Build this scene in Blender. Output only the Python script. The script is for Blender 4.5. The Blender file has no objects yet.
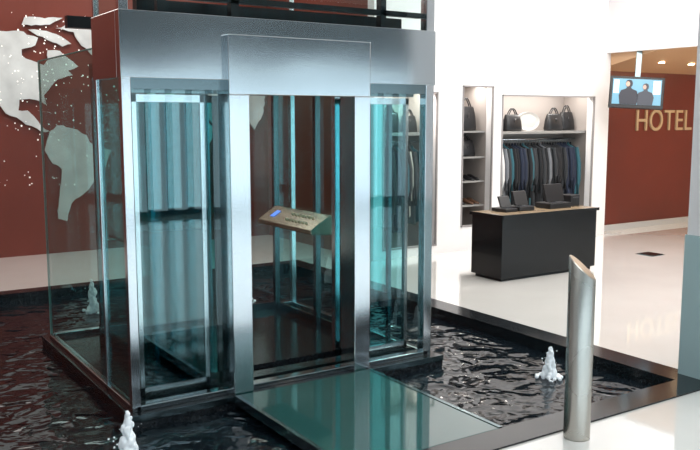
import bpy, bmesh, math, random
from mathutils import Vector, Matrix
from mathutils.geometry import tessellate_polygon
random.seed(4)
scene=bpy.context.scene
try:
    scene.view_settings.view_transform='Standard'
except Exception: pass

# ---------------------------------------------------------------- materials
def nt(name):
    m=bpy.data.materials.new(name); m.use_nodes=True
    return m,m.node_tree.nodes,m.node_tree.links
def pbr(name,col,rough=.5,metal=0,var=0,scale=8,bump=0,emit=None,es=0,spec=None,coat=0):
    m,n,l=nt(name); b=n['Principled BSDF']
    b.inputs['Base Color'].default_value=(*col,1); b.inputs['Roughness'].default_value=rough
    b.inputs['Metallic'].default_value=metal
    if spec is not None: b.inputs['Specular IOR Level'].default_value=spec
    if coat: b.inputs['Coat Weight'].default_value=coat
    if var or bump:
        tc=n.new('ShaderNodeTexCoord'); ns=n.new('ShaderNodeTexNoise'); ns.inputs['Scale'].default_value=scale
        ns.inputs['Detail'].default_value=4
        l.new(tc.outputs['Object'],ns.inputs['Vector'])
        if var:
            r=n.new('ShaderNodeValToRGB')
            r.color_ramp.elements[0].position=.3; r.color_ramp.elements[1].position=.7
            r.color_ramp.elements[0].color=(*[c*(1-var) for c in col],1)
            r.color_ramp.elements[1].color=(*[min(1,c*(1+var)) for c in col],1)
            l.new(ns.outputs['Fac'],r.inputs[0]); l.new(r.outputs[0],b.inputs['Base Color'])
        if bump:
            bp=n.new('ShaderNodeBump'); bp.inputs['Strength'].default_value=bump; bp.inputs['Distance'].default_value=.02
            l.new(ns.outputs['Fac'],bp.inputs['Height']); l.new(bp.outputs[0],b.inputs['Normal'])
    if emit:
        b.inputs['Emission Color'].default_value=(*emit,1); b.inputs['Emission Strength'].default_value=es
    return m
def glass(name,tint,refl=1.0,rough=.01,base=.02):
    m,n,l=nt(name); n.remove(n['Principled BSDF']); out=n['Material Output']
    t=n.new('ShaderNodeBsdfTransparent'); t.inputs[0].default_value=(*tint,1)
    g=n.new('ShaderNodeBsdfGlossy'); g.inputs['Roughness'].default_value=rough; g.inputs['Color'].default_value=(.75,.97,1,1)
    f=n.new('ShaderNodeFresnel'); f.inputs[0].default_value=1.45
    geo=n.new('ShaderNodeNewGeometry')
    ml=n.new('ShaderNodeMath'); ml.operation='MULTIPLY_ADD'; ml.inputs[1].default_value=refl; ml.inputs[2].default_value=base
    inv=n.new('ShaderNodeMath'); inv.operation='SUBTRACT'; inv.inputs[0].default_value=1
    l.new(geo.outputs['Backfacing'],inv.inputs[1])
    mu=n.new('ShaderNodeMath'); mu.operation='MULTIPLY'; mu.use_clamp=True
    l.new(f.outputs[0],ml.inputs[0]); l.new(ml.outputs[0],mu.inputs[0]); l.new(inv.outputs[0],mu.inputs[1])
    x=n.new('ShaderNodeMixShader'); l.new(mu.outputs[0],x.inputs[0]); l.new(t.outputs[0],x.inputs[1]); l.new(g.outputs[0],x.inputs[2])
    l.new(x.outputs[0],out.inputs['Surface']); return m
def steelmat(name,col=(.68,.72,.75),rough=.15,wav=.05):
    m,n,l=nt(name); b=n['Principled BSDF']; b.inputs['Metallic'].default_value=1
    b.inputs['Base Color'].default_value=(*col,1); b.inputs['Roughness'].default_value=rough
    tc=n.new('ShaderNodeTexCoord')
    n2=n.new('ShaderNodeTexNoise'); n2.inputs['Scale'].default_value=1.6; n2.inputs['Detail'].default_value=0
    l.new(tc.outputs['Object'],n2.inputs['Vector'])
    b2=n.new('ShaderNodeBump'); b2.inputs['Strength'].default_value=wav; b2.inputs['Distance'].default_value=.08
    l.new(n2.outputs['Fac'],b2.inputs['Height']); l.new(b2.outputs[0],b.inputs['Normal'])
    r=n.new('ShaderNodeMapRange'); r.inputs['To Min'].default_value=rough*.8; r.inputs['To Max'].default_value=rough*1.25
    l.new(n2.outputs['Fac'],r.inputs['Value']); l.new(r.outputs[0],b.inputs['Roughness'])
    return m
STEEL=steelmat('polished_steel'); STEELH=steelmat('polished_steel_sheet',(.64,.69,.72),.13,.10)
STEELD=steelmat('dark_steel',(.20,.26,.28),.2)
BLACKM=pbr('black_metal',(.012,.014,.016),.3,.6)
GL=glass('clear_green_glass',(.95,.988,.983))
GLL=glass('guard_glass',(.80,.94,.92),1.6,.01,.04)
GT=glass('teal_glass',(.32,.76,.80),1.5,.012,.06)
GTR=glass('teal_glass_light',(.62,.90,.92),1.3,.012,.03)
GT2=glass('cabin_teal_glass',(.66,.91,.91),1.2,.02,.03)
WHITE=pbr('white_paint',(.86,.84,.85),.6,var=.02,scale=2)
FLOOR=pbr('white_polished_floor',(.84,.83,.80),.05,var=.03,scale=1.5,coat=.9,spec=.7)
GRAN=pbr('black_granite',(.012,.015,.018),.12,var=.3,scale=60)
POOLB=pbr('pool_liner',(.01,.012,.015),.5)
RED=pbr('red_brown_panel',(.145,.026,.014),.35,var=.15,scale=.7)
MAPM=pbr('map_silver',(.66,.70,.70),.5,var=.18,scale=3)
MAPL=pbr('map_light_dots',(.9,.9,.9),.4,emit=(1,.95,.85),es=.8)
CEIL=pbr('ceiling_paint',(.8,.8,.8),.7,var=.01)
WATER,n,l=nt('dark_water'); b=n['Principled BSDF']
b.inputs['Base Color'].default_value=(.006,.010,.014,1); b.inputs['Roughness'].default_value=.07; b.inputs['IOR'].default_value=1.36
tc=n.new('ShaderNodeTexCoord'); ns=n.new('ShaderNodeTexNoise'); ns.inputs['Scale'].default_value=3.6; ns.inputs['Detail'].default_value=1; ns.inputs['Distortion'].default_value=.7
n2=n.new('ShaderNodeTexNoise'); n2.inputs['Scale'].default_value=9; n2.inputs['Detail'].default_value=1; n2.inputs['Distortion'].default_value=.5
ad=n.new('ShaderNodeMath'); ad.operation='MULTIPLY_ADD'; ad.inputs[1].default_value=.25
l.new(tc.outputs['Object'],ns.inputs['Vector']); l.new(tc.outputs['Object'],n2.inputs['Vector'])
l.new(n2.outputs['Fac'],ad.inputs[0]); l.new(ns.outputs['Fac'],ad.inputs[2])
bp=n.new('ShaderNodeBump'); bp.inputs['Strength'].default_value=1; bp.inputs['Distance'].default_value=.036
l.new(ad.outputs[0],bp.inputs['Height']); l.new(bp.outputs[0],b.inputs['Normal'])

# ---------------------------------------------------------------- helpers
def empty(name,loc=(0,0,0)):
    e=bpy.data.objects.new(name,None); scene.collection.objects.link(e); e.location=loc; e.empty_display_size=.1
    return e
def link(me,name,mat,parent=None,smooth=False):
    o=bpy.data.objects.new(name,me); scene.collection.objects.link(o)
    for m in (mat if isinstance(mat,(list,tuple)) else [mat]): me.materials.append(m)
    if parent:
        o.parent=parent; o.matrix_parent_inverse=Matrix.Translation(-Vector(parent.location))
    if smooth:
        for p in me.polygons: p.use_smooth=True
    return o
def bmbox(bm,x0,x1,y0,y1,z0,z1,mi=0):
    v=[bm.verts.new(p) for p in ((x0,y0,z0),(x1,y0,z0),(x1,y1,z0),(x0,y1,z0),(x0,y0,z1),(x1,y0,z1),(x1,y1,z1),(x0,y1,z1))]
    for f in ((3,2,1,0),(4,5,6,7),(0,1,5,4),(1,2,6,5),(2,3,7,6),(3,0,4,7)):
        fc=bm.faces.new([v[i] for i in f]); fc.material_index=mi
    return v
def fin(bm,name,mat,parent=None,smooth=False,bevel=0):
    me=bpy.data.meshes.new(name); bm.normal_update(); bm.to_mesh(me); bm.free()
    o=link(me,name,mat,parent,smooth)
    if bevel:
        md=o.modifiers.new('bevel','BEVEL'); md.width=bevel; md.segments=2; md.limit_method='ANGLE'
    return o
def box(name,x0,x1,y0,y1,z0,z1,mat,parent=None,bevel=0):
    bm=bmesh.new(); bmbox(bm,x0,x1,y0,y1,z0,z1); return fin(bm,name,mat,parent,False,bevel)
def boxes(name,lst,mat,parent=None,bevel=0):
    bm=bmesh.new()
    for t in lst: bmbox(bm,*t)
    return fin(bm,name,mat,parent,False,bevel)
def tube(bm,pts,r,seg=8,mi=0):
    pts=[Vector(p) for p in pts]; rings=[]
    for i,p in enumerate(pts):
        d=(pts[min(i+1,len(pts)-1)]-pts[max(i-1,0)]).normalized()
        a=d.cross(Vector((0,0,1)))
        if a.length<.05: a=d.cross(Vector((1,0,0)))
        a.normalize(); c=d.cross(a)
        rr=r[i] if isinstance(r,(list,tuple)) else r
        rings.append([bm.verts.new(p+rr*(math.cos(k*2*math.pi/seg)*a+math.sin(k*2*math.pi/seg)*c)) for k in range(seg)])
    for i in range(len(rings)-1):
        for k in range(seg):
            f=bm.faces.new((rings[i][k],rings[i][(k+1)%seg],rings[i+1][(k+1)%seg],rings[i+1][k])); f.material_index=mi
    f=bm.faces.new(rings[0][::-1]); f.material_index=mi
    f=bm.faces.new(rings[-1]); f.material_index=mi
def light(name,loc,size,energy,col=(1,1,1),rot=(0,0,0),sy=None):
    d=bpy.data.lights.new(name,'AREA'); d.energy=energy; d.color=col; d.size=size
    if sy: d.shape='RECTANGLE'; d.size_y=sy
    o=bpy.data.objects.new(name,d); scene.collection.objects.link(o); o.location=loc; o.rotation_euler=rot
    return o

# ---------------------------------------------------------------- shell
H=4.4
boxes('floor',[(5.55,18,-5,14,-.3,0),(-5,5.55,-5,3.45,-.3,0),(-5,5.55,9.8,14,-.3,0)],FLOOR)
box('trim_1',5.3,5.55,3.45,9.8,-.3,.012,GRAN)
box('trim_2',-5,5.3,3.45,3.68,-.3,.012,GRAN)
box('trim_3',-5,5.3,9.6,9.8,-.3,.012,GRAN)
P=empty('reflecting_pool',(0,6.6,-.2))
box('pool_bottom',-4.99,5.3,3.68,9.6,-.34,-.3,POOLB,P)
box('pool_water',-4.99,5.3,3.68,9.6,-.28,-.085,WATER,P)
box('ceiling',-5,18,-5,14,H,H+.2,CEIL)
box('wall_map',-5,6.4,12.25,12.45,0,H,RED)
box('wall_left',-5.2,-5,-5,14,-.3,H,WHITE)
box('wall_shop_side',6.4,6.55,9.35,12.25,0,H,RED)
Y0,Y1=9.2,9.35
boxes('wall_shop',[(6.4,6.55,Y0,Y1,0,2.35),(6.4,11.1,Y0,Y1,2.4,H),(7.5,7.95,Y0,Y1,0,2.4),(7.95,8.55,Y0,Y1,0,.35),(8.55,8.72,Y0,Y1,0,2.4),
  (10.75,11.1,Y0,Y1,0,2.4),(6.55,7.5,Y0,Y1,2.3,2.4),(8.72,10.75,Y0,Y1,2.28,2.4),(8.72,10.75,Y0,Y1,0,.12),(6.55,7.5,Y0,Y1,0,.12),(6.4,6.55,Y0,Y1,2.35,2.4)],WHITE)
boxes('wall_shop_back',[(6.55,11.1,9.9,10,0,2.45),(7.5,7.6,9.35,9.9,0,2.45),(7.85,7.95,9.35,9.9,0,2.45),(8.55,8.65,9.35,9.9,0,2.45),(10.8,11.1,9.35,9.9,0,2.45),(6.55,11.1,9.35,9.9,2.45,2.5)],
  pbr('shop_backing',(.38,.34,.32),.6))
fr=[]
for a,b_,c,d in ((6.55,7.5,.12,2.3),(7.95,8.55,.35,2.4),(8.72,10.75,.12,2.28)):
    fr+=[(a,a+.02,Y0-.012,Y0+.02,c,d),(b_-.02,b_,Y0-.012,Y0+.02,c,d),(a,b_,Y0-.012,Y0+.02,d-.02,d),(a,b_,Y0-.012,Y0+.02,c,c+.02)]
boxes('trim_4',fr,pbr('display_frame_grey',(.30,.28,.28),.4))
box('wall_hotel',11.1,18,9.5,9.7,0,3.1,RED)
box('baseboard_hotel',11.1,18,9.47,9.5,0,.1,pbr('baseboard_grey',(.5,.5,.5),.4))
CC=pbr('corridor_ceiling',(.60,.36,.20),.5)
bm=bmesh.new()
v=bmbox(bm,11.1,18,3,8.2,3.0,3.1)
v=bmbox(bm,11.1,18,8.2,9.5,3.0,3.1); v[2].co.z=v[3].co.z=2.72
fin(bm,'ceiling_corridor',CC)
box('wall_bulkhead',11.0,11.1,3,9.2,2.98,H,WHITE)
box('wall_right',18,18.2,-5,14,0,H,WHITE)
lst=[]
x=-5
while x<18:
    lst.append((x,x+.10,-5.1,-5,0,H)); x+=.42
lst+= [(-5,18,-5.12,-5,0,.12),(-5,18,-5.12,-5,2.6,2.72)]
WB=empty('window_1',(6,-5,0))
boxes('window_mullions',lst,pbr('mullion_grey',(.04,.11,.14),.4),WB)
boxes('dark_reflection_panels',[(-5,18,-5.08,-5.02,2.95,H)],pbr('reflection_dark',(.05,.06,.07),.5),WB)  # unseen dark panels added so the steel header reflects a darker top

# ---------------------------------------------------------------- wall map
conts={
'na':[(-168,66),(-156,71),(-128,70),(-115,73),(-95,74),(-82,70),(-84,65),(-93,62),(-93,58),(-84,54),(-79,52),(-76,56),(-76,62),(-68,62),(-62,57),(-56,52),(-63,49),(-60,46),(-70,43),(-75,38),(-80,32),(-79,26),(-85,29),(-96,29),(-97,22),(-91,22),(-87,18),(-83,12),(-77,8),(-83,8),(-95,15),(-105,20),(-110,27),(-114,30),(-118,34),(-124,41),(-124,48),(-134,57),(-150,60),(-163,55),(-158,60)],
'gr':[(-55,82),(-30,83),(-18,78),(-22,71),(-40,64),(-46,60),(-53,66),(-58,75),(-70,77)],
'ba':[(-80,75),(-70,73),(-60,67),(-66,65),(-76,69),(-88,75)],
'el':[(-90,83),(-65,84),(-74,79),(-92,78)],
'sa':[(-77,8),(-72,12),(-62,10),(-52,5),(-50,0),(-35,-6),(-39,-16),(-42,-23),(-48,-27),(-55,-35),(-62,-39),(-66,-46),(-68,-54),(-74,-52),(-73,-40),(-71,-28),(-70,-18),(-76,-14),(-81,-5),(-79,2)],
'af':[(-6,35),(10,37),(20,31),(33,31),(38,18),(43,11),(51,11),(41,-2),(40,-15),(34,-24),(28,-33),(18,-34),(12,-17),(13,-6),(9,4),(-8,5),(-17,14),(-16,24)],
'eu':[(-9,37),(-9,43),(-1,44),(-4,48),(4,52),(10,58),(5,61),(15,69),(28,71),(40,66),(60,69),(86,73),(90,40),(88,22),(80,8),(72,20),(60,25),(50,30),(57,18),(44,13),(35,28),(36,36),(27,37),(22,38),(14,45),(16,38),(8,44),(0,40)],
'uk':[(-5,50),(1,52),(-3,58),(-6,56)],
'cu':[(-84,22),(-75,20),(-77,21)],'mad':[(44,-17),(50,-15),(47,-25),(44,-23)]}
bm=bmesh.new()
def mp(lo,la): return (4.5+.0205*lo, .44+.0208*(la+55))
MY=12.20; TH=.03
rng=random.Random(11)
for k,pl in conts.items():
    pts=[]
    for i in range(len(pl)):
        a=pl[i]; c=pl[(i+1)%len(pl)]
        d=math.hypot(a[0]-c[0],a[1]-c[1]); nn=max(1,int(d/3))
        for j in range(nn):
            t=j/nn; s=0 if j==0 else .7
            pts.append((a[0]+(c[0]-a[0])*t+rng.uniform(-s,s),a[1]+(c[1]-a[1])*t+rng.uniform(-s,s)))
    area=sum(pts[i][0]*pts[(i+1)%len(pts)][1]-pts[(i+1)%len(pts)][0]*pts[i][1] for i in range(len(pts)))
    if area<0: pts=pts[::-1]
    q=[mp(*p) for p in pts]; N_=len(q)
    fv=[bm.verts.new((x_,MY,z_)) for x_,z_ in q]
    bv=[bm.verts.new((x_,MY+TH,z_)) for x_,z_ in q]
    for t in tessellate_polygon([[Vector((x_,z_,0)) for x_,z_ in q]]):
        a,b_,c=t
        ar=(q[b_][0]-q[a][0])*(q[c][1]-q[a][1])-(q[c][0]-q[a][0])*(q[b_][1]-q[a][1])
        if abs(ar)<1e-9: continue
        if ar<0: b_,c=c,b_
        bm.faces.new((fv[a],fv[b_],fv[c]))
    for i in range(N_):
        j=(i+1)%N_
        bm.faces.new((fv[j],fv[i],bv[i],bv[j]))
for i in range(420):
    if i<300: lo=rng.uniform(-165,60); la=rng.uniform(-30,86)
    else: lo=rng.uniform(-120,-20); la=rng.uniform(25,86)
    X,Z=mp(lo,la); s=rng.uniform(.004,.013)
    vs=[bm.verts.new((X+s*math.cos(a),MY-.004,Z+s*math.sin(a))) for a in (0,1.05,2.1,3.14,4.2,5.25)]
    f=bm.faces.new(vs); f.material_index=1
wm=fin(bm,'world_map',[MAPM,MAPL])

# ---------------------------------------------------------------- elevator
E=empty('glass_elevator',(2.95,6.4,0))
XL,XR,YF,YB=1.73,4.19,5.26,7.5
YM=5.80
box('base_slab',XL-.06,XR+.1,YF-.10,YB+.1,-.3,0.0,GRAN,E)
boxes('base_trim',[(XL-.065,XR+.105,YF-.105,YF-.10,-.04,.004),(XL-.065,XL-.06,YF-.105,YB+.1,-.04,.004)],STEELD,E)
boxes('sill_frame',[(XL,XR,YF-.03,YF+.05,0,.04),(XL-.02,XL+.03,YF,YB,0,.03),(XR-.04,XR+.02,YF,YB,0,.04),(XL,XR,YB-.04,YB+.02,0,.04)],STEELH,E,.004)
boxes('corner_posts',[(XL-.03,XL+.03,YF-.03,YF+.03,0,H),(XR-.05,XR+.03,YF-.03,YF+.05,0,H),(XL-.02,XL+.02,YM,YM+.035,0,H),(XR-.03,XR+.02,YB-.04,YB+.01,0,H)],STEEL,E,.004)
boxes('header_band',[(XL-.035,XR+.035,YF-.04,YF+.04,2.2,2.62),(XL-.035,XL+.02,YF+.04,YM+.02,2.2,2.62),(XR-.02,XR+.035,YF+.04,YB,2.2,2.62)],STEELH,E,.003)
boxes('portal_jambs',[(2.41,2.56,YF-.1,YF+.1,0,2.1),(3.42,3.56,YF-.1,YF+.1,0,2.1)],STEEL,E,.006)
box('portal_header',2.41,3.56,YF-.1,YF+.1,2.1,2.5,STEELH,E,.006)
boxes('transom_frames',[(XL+.03,2.41,YF-.02,YF+.03,2.13,2.2),(3.56,XR-.05,YF-.02,YF+.03,2.13,2.2)],STEELD,E)
boxes('shaft_glass',[(XL+.03,2.41,YF-.006,YF+.006,.05,2.13),(3.56,XR-.05,YF-.006,YF+.006,.05,2.13),
   (XR-.006,XR+.006,YF+.05,YB-.05,.04,2.2),(XL+.03,XR-.03,YB-.006,YB+.006,.05,2.2),
   (XL+.03,XR-.05,YF-.006,YF+.006,2.62,H),(XR-.006,XR+.006,YF+.05,YB-.05,2.62,H),(XL-.006,XL+.006,YF+.03,YM,2.62,H)],GL,E)
boxes('guard_glass_panes',[(XL-.008,XL+.008,YF+.03,YM,.03,2.2),(XL-.008,XL+.008,YM+.04,YB,.03,2.42)],GLL,E)
boxes('guard_glass_edges',[(XL-.009,XL+.009,YB,YB+.008,.03,2.42),(XL-.009,XL+.009,YM+.04,YB,2.42,2.428)],pbr('glass_edge_green',(.25,.55,.5),.1),E)
boxes('upper_frame',[(XL+.2,XR-.05,YF+.04,YF+.08,2.72,2.76),(XL+.2,XR-.05,YF+.3,YF+.38,2.66,2.74),(XL+.25,XL+.31,YF+.05,YF+.1,2.62,H),(XL+.2,XR-.05,YF+.04,YF+.08,2.9,2.95),
   (2.5,2.56,YF+.04,YF+.1,2.62,H),(3.75,3.8,YF+.04,YF+.1,2.62,H),(XL+.2,XR-.2,YB-.2,YB-.12,2.7,2.8)],BLACKM,E)
def leaf(tag,x0,x1,y,mat):
    box('door_leaf_'+tag,x0+.03,x1-.03,y-.006,y+.006,.09,2.07,mat,E)
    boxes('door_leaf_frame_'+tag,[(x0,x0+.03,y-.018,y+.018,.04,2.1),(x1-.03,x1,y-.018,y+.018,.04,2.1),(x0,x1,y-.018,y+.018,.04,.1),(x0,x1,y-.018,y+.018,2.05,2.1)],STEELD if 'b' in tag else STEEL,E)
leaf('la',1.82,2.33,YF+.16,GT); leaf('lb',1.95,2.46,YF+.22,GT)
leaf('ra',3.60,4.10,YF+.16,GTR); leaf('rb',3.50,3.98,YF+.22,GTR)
boxes('door_track',[(XL+.05,XR-.05,YF+.13,YF+.26,2.11,2.2),(XL+.05,XR-.05,YF+.13,YF+.26,0,.035)],STEELD,E)
cx0,cx1,cy0,cy1=2.08,3.88,5.62,7.25
box('cabin_floor',cx0,cx1,cy0,cy1,.0,.05,GRAN,E)
box('cabin_roof',cx0,cx1,cy0,cy1,2.28,2.4,STEELD,E)
boxes('cabin_posts',[(a-.025,a+.025,b_-.025,b_+.025,.05,2.28) for a in (cx0+.03,cx1-.03) for b_ in (cy0+.03,cy1-.03,(cy0+cy1)/2)],STEELD,E)
boxes('cabin_glass_sides',[(cx0,cx0+.012,cy0+.06,cy1-.06,.12,2.25),(cx1-.012,cx1,cy0+.06,cy1-.06,.12,2.25)],GT2,E)
box('cabin_glass_rear',cx0+.06,cx1-.06,cy1-.012,cy1,.12,2.25,GL,E)
boxes('cabin_kickplate',[(cx0,cx0+.03,cy0,cy1,.05,.12),(cx1-.03,cx1,cy0,cy1,.05,.12),(cx0,cx1,cy1-.03,cy1,.05,.12)],STEELD,E)
boxes('cabin_front_returns',[(cx0,2.42,cy0,cy0+.01,.05,2.28),(3.55,cx1,cy0,cy0+.01,.05,2.28)],GT2,E)
boxes('cabin_return_frame',[(2.40,2.45,cy0-.02,cy0+.03,.05,2.28),(3.52,3.57,cy0-.02,cy0+.03,.05,2.28)],STEEL,E)
bm=bmesh.new(); tube(bm,[(cx0+.1,cy0+.1,.92),(cx0+.1,cy1-.1,.92)],.02,10)
for p in ((cx0+.1,5.9),(cx0+.1,6.9)):
    tube(bm,[(p[0],p[1],.92),(cx0,p[1],.92)],.01,8)
fin(bm,'cabin_handrail',STEEL,E,True)
bm=bmesh.new()
prof=[(3.86,.92),(3.86,1.08),(3.80,1.10),(3.60,.98),(3.60,.94)]
a=[bm.verts.new((p[0],6.12,p[1])) for p in prof]; c=[bm.verts.new((p[0],7.12,p[1])) for p in prof]
bm.faces.new(a); bm.faces.new(c[::-1])
for i in range(5): bm.faces.new((a[i],c[i],c[(i+1)%5],a[(i+1)%5]))
bmesh.ops.recalc_face_normals(bm,faces=bm.faces[:])
fin(bm,'control_console',steelmat('console_bronze',(.36,.31,.24),.25),E,False,.006)
def onslope(t,y): return Vector((3.60+.20*t,y,.98+.12*t))+Vector((-.003,0,.005))
bm=bmesh.new()
for j in range(7):
    for t in (.3,.65):
        bmesh.ops.create_icosphere(bm,subdivisions=1,radius=.014,matrix=Matrix.Translation(onslope(t,6.3+j*.06)))
fin(bm,'console_buttons',pbr('button_pale',(.7,.6,.4),.3),E)
bm=bmesh.new(); vs=[onslope(.3,6.90),onslope(.3,6.98),onslope(.7,6.98),onslope(.7,6.90)]
bm.faces.new([bm.verts.new(v) for v in vs][::-1]); fin(bm,'console_display',pbr('display_blue',(.02,.05,.3),.3,emit=(.1,.3,1),es=.9),E)

# ---------------------------------------------------------------- bridge
B=empty('glass_footbridge',(2.98,4.4,0))
box('bridge_panel',2.42,3.54,3.685,5.14,-.02,.012,pbr('bridge_glass',(.028,.11,.105),.06,coat=.5),B)
boxes('bridge_frame',[(2.40,2.43,3.685,5.14,-.05,.016),(3.53,3.56,3.685,5.14,-.05,.016)],STEELD,B)
boxes('bridge_supports',[(2.5,2.56,3.7,5.1,-.084,-.02),(3.4,3.46,3.7,5.1,-.084,-.02)],BLACKM,B)

# ---------------------------------------------------------------- bollard
bm=bmesh.new(); seg=48; R=.080; cx,cy=3.845,3.335
rv=Vector((.8367,-.5476,0))
rings=[]
for kind in range(4):
    ring=[]
    for k in range(seg):
        a=2*math.pi*k/seg; d=Vector((math.cos(a),math.sin(a),0))
        s=d.dot(rv); s2=s*.9-d.dot(Vector((.5476,.8367,0)))*.35
        z={0:0,1:.02,2:1.055-.075*s2,3:1.062-.07*s2}[kind]; r={0:R,1:R,2:R,3:R*.93}[kind]
        ring.append(bm.verts.new((cx+r*d.x,cy+r*d.y,z)))
    rings.append(ring)
for i in range(3):
    for k in range(seg):
        f=bm.faces.new((rings[i][k],rings[i][(k+1)%seg],rings[i+1][(k+1)%seg],rings[i+1][k])); f.smooth=i<2
bm.faces.new(rings[-1]); bm.faces.new(rings[0][::-1])
bo=fin(bm,'steel_bollard',steelmat('bollard_steel',(.52,.50,.46),.28,.02),None,False)

# ---------------------------------------------------------------- right column
C=empty('column',(5.6,3.55,0))
box('column_shaft',5.47,5.95,3.25,3.76,0.012,H,WHITE,C)
CT=pbr('cladding_pale_teal',(.45,.60,.62),.06)
box('column_glass_cladding',5.455,5.47,3.2,3.77,.012,1.08,CT,C)
box('column_glass_cladding_rear',5.47,5.95,3.76,3.775,.012,1.08,CT,C)

# ---------------------------------------------------------------- fountains
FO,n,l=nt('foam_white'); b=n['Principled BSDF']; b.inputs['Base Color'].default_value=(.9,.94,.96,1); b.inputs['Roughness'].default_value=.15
b.inputs['Emission Color'].default_value=(.8,.9,1,1); b.inputs['Emission Strength'].default_value=.15  # faint emission added to make the foam look whiter
def fountain(x,y,h,r):
    bm=bmesh.new(); z=-.084
    def blob(px,py,pz,s,st=1):
        bmesh.ops.create_icosphere(bm,subdivisions=2,radius=s,matrix=Matrix.Translation((px,py,pz))@Matrix.Diagonal((1,1,st,1)))
    lean=random.uniform(-.02,.02); lean2=random.uniform(-.02,.02)
    for i in range(30):
        t=i/29; w=r*(.45*(1-t)**.9+.14)
        for k in range(4):
            a=random.uniform(0,6.28); q=w*random.random()
            blob(x+lean*t+q*math.cos(a),y+lean2*t+q*math.sin(a),z+.03+h*t,w*random.uniform(.3,.5),1.7)
    for i in range(46):
        a=random.uniform(0,6.28); q=r*random.uniform(.2,1.2)
        s=random.uniform(.008,.02); blob(x+q*math.cos(a),y+q*math.sin(a),z+s+h*.32*max(0,1-q/r)*random.random(),s,.9)
    for i in range(22):
        a=random.uniform(0,6.28); q=r*random.uniform(.3,.9)
        blob(x+q*math.cos(a),y+q*math.sin(a),z+h*random.uniform(.3,1.0),random.uniform(.004,.008))
    o=fin(bm,'fountain_jet',FO,None,True)
    md=o.modifiers.new('r','REMESH'); md.mode='VOXEL'; md.voxel_size=.0045; md.use_smooth_shade=True
    md=o.modifiers.new('s','SMOOTH'); md.iterations=2; md.factor=.5
    return o
fountain(4.76,4.42,.23,.085)
fountain(1.40,4.44,.36,.11)
fountain(2.42,8.6,.32,.10)
fountain(3.95,8.2,.38,.11)

# ---------------------------------------------------------------- desk
D=empty('reception_desk',(7.7,7.45,0))
DB=pbr('desk_black',(.004,.005,.006),.2,coat=.1,spec=.3)
box('desk_body',6.82,8.46,7.14,7.68,.04,.78,DB,D,.005)
box('desk_plinth',6.86,8.42,7.18,7.64,0,.04,BLACKM,D)
box('desk_top',6.81,8.47,7.13,7.69,.78,.80,pbr('desk_top_wood',(.30,.22,.14),.25,var=.15,scale=5),D,.004)
boxes('desk_top_edge',[(6.80,8.48,7.115,7.132,.765,.802),(6.795,6.812,7.115,7.70,.765,.802)],DB,D)
BK=pbr('leather_black',(.01,.01,.012),.35); BKG=pbr('leather_grey',(.06,.06,.07),.4); BR=pbr('leather_brown',(.12,.06,.035),.45); WH=pbr('platter_grey',(.50,.49,.48),.3)
def handbag(x,y,z,w,h,d,mat,rot=0):
    bm=bmesh.new()
    lv=[(1,0,1),(1.04,.15,1.05),(.98,.6,.85),(.85,.95,.45),(.8,1,.3)]
    rings=[]
    for s,t,e in lv:
        ring=[]
        for k in range(16):
            a=6.283*k/16; c,s_=math.cos(a),math.sin(a)
            px=math.copysign(abs(c)**.45,c)*w/2*s; py=math.copysign(abs(s_)**.6,s_)*d/2*e
            ring.append(bm.verts.new((px,py,h*t)))
        rings.append(ring)
    for i in range(len(rings)-1):
        for k in range(16): bm.faces.new((rings[i][k],rings[i][(k+1)%16],rings[i+1][(k+1)%16],rings[i+1][k]))
    bm.faces.new(rings[0][::-1]); bm.faces.new(rings[-1])
    for sy in (-.12,.12):
        tube(bm,[(-w*.28+w*.56*t, sy*d, h*.93+h*.42*math.sin(math.pi*t)) for t in [i/10 for i in range(11)]],.009,6)
    bmbox(bm,-w*.06,w*.06,-d*.44,-d*.36,h*.5,h*.75)
    for v in bm.verts:
        p=Matrix.Rotation(rot,3,'Z')@v.co; v.co=p+Vector((x,y,z))
    return fin(bm,'handbag',mat,None,True)
DZ=.8015
def terminal(name,x,y,w,s=1):
    T=empty(name,(x,y,DZ)); z=DZ
    box('terminal_base',x-w/2,x+w/2,y-.12,y+.14,z,z+.06*s,BK,T,.008)
    bm=bmesh.new(); v=bmbox(bm,x-w*.42,x+w*.42,y-.03,y+.0,z+.07*s,z+.26*s)
    for i in (4,5,6,7): v[i].co.y+=.06
    fin(bm,'terminal_screen',BK,T,False,.004)
    box('terminal_neck',x-.03,x+.03,y,y+.04,z+.05*s,z+.14*s,BKG,T)
    bm=bmesh.new()
    for i in range(4):
        for j in range(3): bmbox(bm,x-w*.35+i*w*.18,x-w*.35+i*w*.18+w*.12,y-.11+j*.025,y-.095+j*.025,z+.06*s,z+.067*s)
    fin(bm,'terminal_keys',BKG,T)
    return T
terminal('cash_register',7.98,7.43,.38,1.15)
terminal('card_terminal',7.42,7.46,.26,.9)
terminal('desk_telephone',7.16,7.46,.2,.7)
PR=empty('receipt_printer',(8.3,7.48,DZ))
box('printer_body',8.24,8.41,7.38,7.56,DZ,.95,BK,PR,.012)
box('printer_slot',8.27,8.38,7.375,7.39,.91,.925,BKG,PR)

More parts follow.
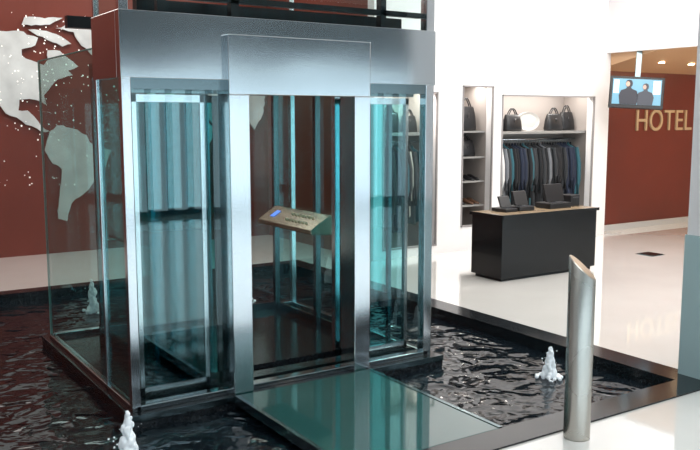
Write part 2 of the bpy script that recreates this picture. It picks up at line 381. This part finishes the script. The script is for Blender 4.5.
# ---------------------------------------------------------------- shop contents
MT=[pbr('cloth_black',(.010,.011,.014),.9,bump=.3,scale=30),pbr('cloth_navy',(.015,.022,.045),.9),pbr('cloth_charcoal',(.03,.033,.038),.9),pbr('cloth_grey',(.16,.17,.19),.9),pbr('cloth_cream',(.6,.56,.5),.9),pbr('cloth_white',(.7,.7,.7),.8),pbr('cloth_teal',(.03,.11,.14),.9)]
def rail(name,x0,x1,y,z,weights,hmin=.75,hmax=1.0,dz=.06,lightstart=0):
    bm=bmesh.new(); tube(bm,[(x0,y,z),(x1,y,z)],.014,10,len(MT))
    x=x0+.06
    while x<x1-.05:
        mi=random.choices(range(len(MT)),weights)[0]
        if x-x0<lightstart: mi=random.choice([3,5,3,2,0])
        hh=random.uniform(hmin,hmax); th=random.uniform(.020,.034); dd=random.uniform(.17,.235)
        tube(bm,[(x,y,z+.012),(x,y+.01,z-.03),(x,y,z-.07)],.004,5,len(MT))
        lv=[(0,.05,.5),(.03,.10,.8),(.09,.9,1.),(.18,1.,1.1),(.45,.9,1.0),(.75,.97,1.15),(1,1.03,1.35)]
        rings=[]; ph=random.uniform(0,6)
        for t,wd,tk in lv:
            ring=[]
            for k in range(14):
                a=6.283*k/14; wob=1+.25*math.sin(3*a+ph+t*2)*t
                ring.append(bm.verts.new((x+th*tk*math.cos(a)*wob+random.uniform(-.003,.003),y+dd*wd*math.sin(a),z-.06-hh*t+.02*t*math.sin(2*a+ph))))
            rings.append(ring)
        for i in range(len(rings)-1):
            for k in range(14):
                f=bm.faces.new((rings[i][k],rings[i][(k+1)%14],rings[i+1][(k+1)%14],rings[i+1][k])); f.material_index=mi
        f=bm.faces.new(rings[0]); f.material_index=mi; f=bm.faces.new(rings[-1][::-1]); f.material_index=mi
        sl=hh*random.uniform(.6,.72)
        tube(bm,[(x,y-dd*.85,z-.14),(x+.012,y-dd*1.02,z-.2-sl*.25),(x+.016,y-dd*1.04,z-.2-sl*.6),(x+.008,y-dd*.98,z-.15-sl)],[.026,.036,.033,.03],8,mi)
        x+=dz*random.uniform(.8,1.2)
    bmesh.ops.recalc_face_normals(bm,faces=bm.faces[:])
    return fin(bm,name,MT+[STEEL],None,True)
rail('clothes_rail',8.74,10.78,9.62,1.60,[12,4,5,1,0,0,.4],.9,1.2,lightstart=.4)
rail('clothes_rail',6.57,7.48,9.62,1.60,[6,5,4,1.5,.6,.8,2],1.0,1.25)
SH=pbr('shelf_grey',(.30,.29,.28),.35)
box('wall_shelf',8.65,10.8,9.4,9.9,1.69,1.73,SH)
box('wall_shelf',6.55,7.5,9.4,9.9,1.69,1.73,SH)
for i,z in enumerate((.62,.98,1.34,1.72)):
    box('wall_shelf',7.95,8.55,9.37,9.9,z,z+.025,SH)
handbag(9.0,9.64,1.731,.24,.2,.14,BKG); handbag(9.30,9.58,1.731,.34,.26,.16,BK); handbag(10.24,9.60,1.731,.34,.27,.16,BK); handbag(10.60,9.66,1.731,.3,.3,.16,BK)
bm=bmesh.new()
S=28; px,pz=9.78,1.731+.15
fr=[bm.verts.new((px+.25*math.cos(6.283*k/S),9.7,pz+.15*math.sin(6.283*k/S))) for k in range(S)]
fb=[bm.verts.new((px+.25*math.cos(6.283*k/S),9.73,pz+.15*math.sin(6.283*k/S))) for k in range(S)]
fi=[bm.verts.new((px+.20*math.cos(6.283*k/S),9.715,pz+.11*math.sin(6.283*k/S))) for k in range(S)]
for k in range(S):
    bm.faces.new((fr[k],fr[(k+1)%S],fb[(k+1)%S],fb[k])); bm.faces.new((fr[(k+1)%S],fr[k],fi[k],fi[(k+1)%S]))
bm.faces.new(fi[::-1]); bm.faces.new(fb); bmesh.ops.recalc_face_normals(bm,faces=bm.faces[:])
fin(bm,'oval_platter',WH)
handbag(8.30,9.54,1.746,.36,.36,.16,BK); handbag(8.30,9.54,1.366,.34,.24,.16,BK)
handbag(6.95,9.62,1.731,.34,.28,.16,BK); handbag(7.3,9.62,1.731,.26,.24,.14,BK)
def shoes(x,y,z,mat):
    bm=bmesh.new()
    for dx in (-.055,.055):
        rings=[]
        for t,w,h in ((0,.022,.075),(.12,.034,.085),(.35,.033,.08),(.55,.036,.055),(.8,.042,.04),(.95,.03,.03),(1,.012,.018)):
            rings.append([bm.verts.new((x+dx+w*math.cos(a),y+.13-.27*t,z+.002+max(0,h*(.5+.5*math.sin(a))))) for a in [6.283*k/12 for k in range(12)]])
        for i in range(len(rings)-1):
            for k in range(12): bm.faces.new((rings[i][k],rings[i][(k+1)%12],rings[i+1][(k+1)%12],rings[i+1][k]))
        bm.faces.new(rings[0][::-1]); bm.faces.new(rings[-1])
        bmbox(bm,x+dx-.025,x+dx+.025,y+.07,y+.13,z,z+.02)
    bmesh.ops.recalc_face_normals(bm,faces=bm.faces[:])
    fin(bm,'pair_of_shoes',mat,None,True)
for z in (.646,1.006):
    shoes(8.12,9.52,z,BK); shoes(8.40,9.52,z,BR if z<1 else BK)

# ---------------------------------------------------------------- TV
TV=empty('wall_television',(10.95,8.55,2.33))
def tvbox(nm,x0,x1,y0,y1,z0,z1,mat,bevel=0):
    bm=bmesh.new(); bmbox(bm,x0,x1,y0,y1,z0,z1)
    return fin(bm,nm,mat,None,False,bevel)
parts=[tvbox('tv_body',-.41,.41,0,.06,-.25,.25,BK,.01),
 tvbox('tv_picture',-.365,.365,-.004,0,-.19,.21,pbr('screen_sky',(.1,.25,.35),.2,emit=(.16,.40,.55),es=.5)),
 tvbox('tv_mount',-.04,.04,.03,.09,.2,.70,STEELD)]
def person2d(x,s,col,nm,face):
    bm=bmesh.new()
    pts=[(-.13,-.22),(-.15,-.08),(-.12,.0),(-.045,.03),(-.03,.055),(-.05,.08),(-.055,.12),(-.04,.16),(0,.175),(.04,.16),(.055,.12),(.05,.08),(.03,.055),(.045,.03),(.12,.0),(.15,-.08),(.13,-.22)]
    v=[bm.verts.new((x+p[0]*s,-.007,-.19+(p[1]+.22)*s)) for p in pts]; bm.faces.new(v)
    o=fin(bm,nm,pbr(nm,col,.4,emit=col,es=.5))
    bm=bmesh.new(); v=[bm.verts.new((x-.02*s+.032*s*math.cos(6.283*k/12),-.009,-.19+.325*s+.042*s*math.sin(6.283*k/12))) for k in range(12)]; bm.faces.new(v)
    return [o,fin(bm,nm+'_face',pbr(nm+'_face',face,.4,emit=face,es=.5))]
parts+=person2d(-.12,.98,(.02,.02,.03),'picture_person',(.5,.32,.24))+person2d(.13,.86,(.04,.045,.06),'picture_person_b',(.45,.3,.24))
parts+=[tvbox('picture_window',.24,.35,-.006,-.004,-.02,.19,pbr('screen_white',(.7,.8,.9),.3,emit=(.6,.8,.9),es=.5)),
 tvbox('picture_window_b',-.35,-.27,-.006,-.004,-.02,.19,pbr('screen_white2',(.7,.8,.9),.3,emit=(.5,.75,.85),es=.5))]
for p in parts: p.parent=TV
TV.rotation_euler=(math.radians(-8),math.radians(3),math.radians(-45))

# ---------------------------------------------------------------- HOTEL letters
cu=bpy.data.curves.new('hotel_lettering','FONT'); cu.body='HOTEL'; cu.size=.5; cu.extrude=.015; cu.space_character=1.05
to=bpy.data.objects.new('tmp',cu); scene.collection.objects.link(to)
bpy.context.view_layer.update()
me=bpy.data.meshes.new_from_object(to); bpy.data.objects.remove(to)
xs=[v.co.x for v in me.vertices]; ys=[v.co.y for v in me.vertices]
sx=1.56/(max(xs)-min(xs)); sy=.37/(max(ys)-min(ys))
for v in me.vertices:
    c=v.co.copy(); v.co=Vector((12.17+(c.x-min(xs))*sx, 9.484-c.z, 1.71+(c.y-min(ys))*sy))
me.flip_normals()
link(me,'hotel_lettering',pbr('letter_gold',(.62,.46,.28),.35,.3))

bm=bmesh.new()
for x in (12,12.8,13.6,14.4):
    bmesh.ops.create_cone(bm,cap_ends=True,segments=16,radius1=.05,radius2=.05,depth=.02,matrix=Matrix.Translation((x,7.8,2.992)))
    bmesh.ops.create_cone(bm,cap_ends=True,segments=16,radius1=.05,radius2=.05,depth=.02,matrix=Matrix.Translation((x,8.9,2.845)))
fin(bm,'ceiling_downlights',pbr('downlight_glow',(1,.9,.7),.3,emit=(1,.8,.5),es=12))
bm=bmesh.new()
for i in range(6): bmbox(bm,9.9+i*.045,9.925+i*.045,7.35,7.6,0.002,.012)
bmbox(bm,9.88,10.17,7.33,7.62,0,.003)
fin(bm,'floor_grate',STEELD,None)

# ---------------------------------------------------------------- lights
w=bpy.data.worlds.new('world'); scene.world=w; w.use_nodes=True
w.node_tree.nodes['Background'].inputs[0].default_value=(.74,.91,1,1); w.node_tree.nodes['Background'].inputs[1].default_value=2.6
light('ceiling_fill_light',(9,5,H-.03),5,460,(1,.97,.93),(0,0,0),6)  # unseen area lights added below the ceiling to fill the room
light('ceiling_fill_light',(2,10.9,H-.03),8,165,(1,.92,.86),(0,0,0),1.5)  # fill added over the back strip to brighten the map wall
light('ceiling_fill_light',(3,1,H-.03),6,130,(.95,.98,1),(0,0,0),3)
light('shop_fill_light',(9.75,9.5,2.42),1.8,24,(1,.95,.88),(0,0,0),.1)  # unseen fills added above the bay openings to brighten the displays
light('shop_fill_light',(8.25,9.5,2.42),.5,8,(1,.95,.88),(0,0,0),.1)
light('shop_fill_light',(7.02,9.5,2.42),.8,20,(1,.95,.88),(0,0,0),.1)
light('corridor_light',(13.5,7.6,2.97),3,60,(1,.75,.5),(0,0,0),1)

cam=bpy.data.cameras.new('camera'); co=bpy.data.objects.new('camera',cam); scene.collection.objects.link(co)
co.location=(0,0,1.95); co.rotation_euler=(math.radians(82.6),0,math.radians(-33.2))
cam.sensor_width=36; cam.lens=42.74; cam.clip_start=.05
scene.camera=co
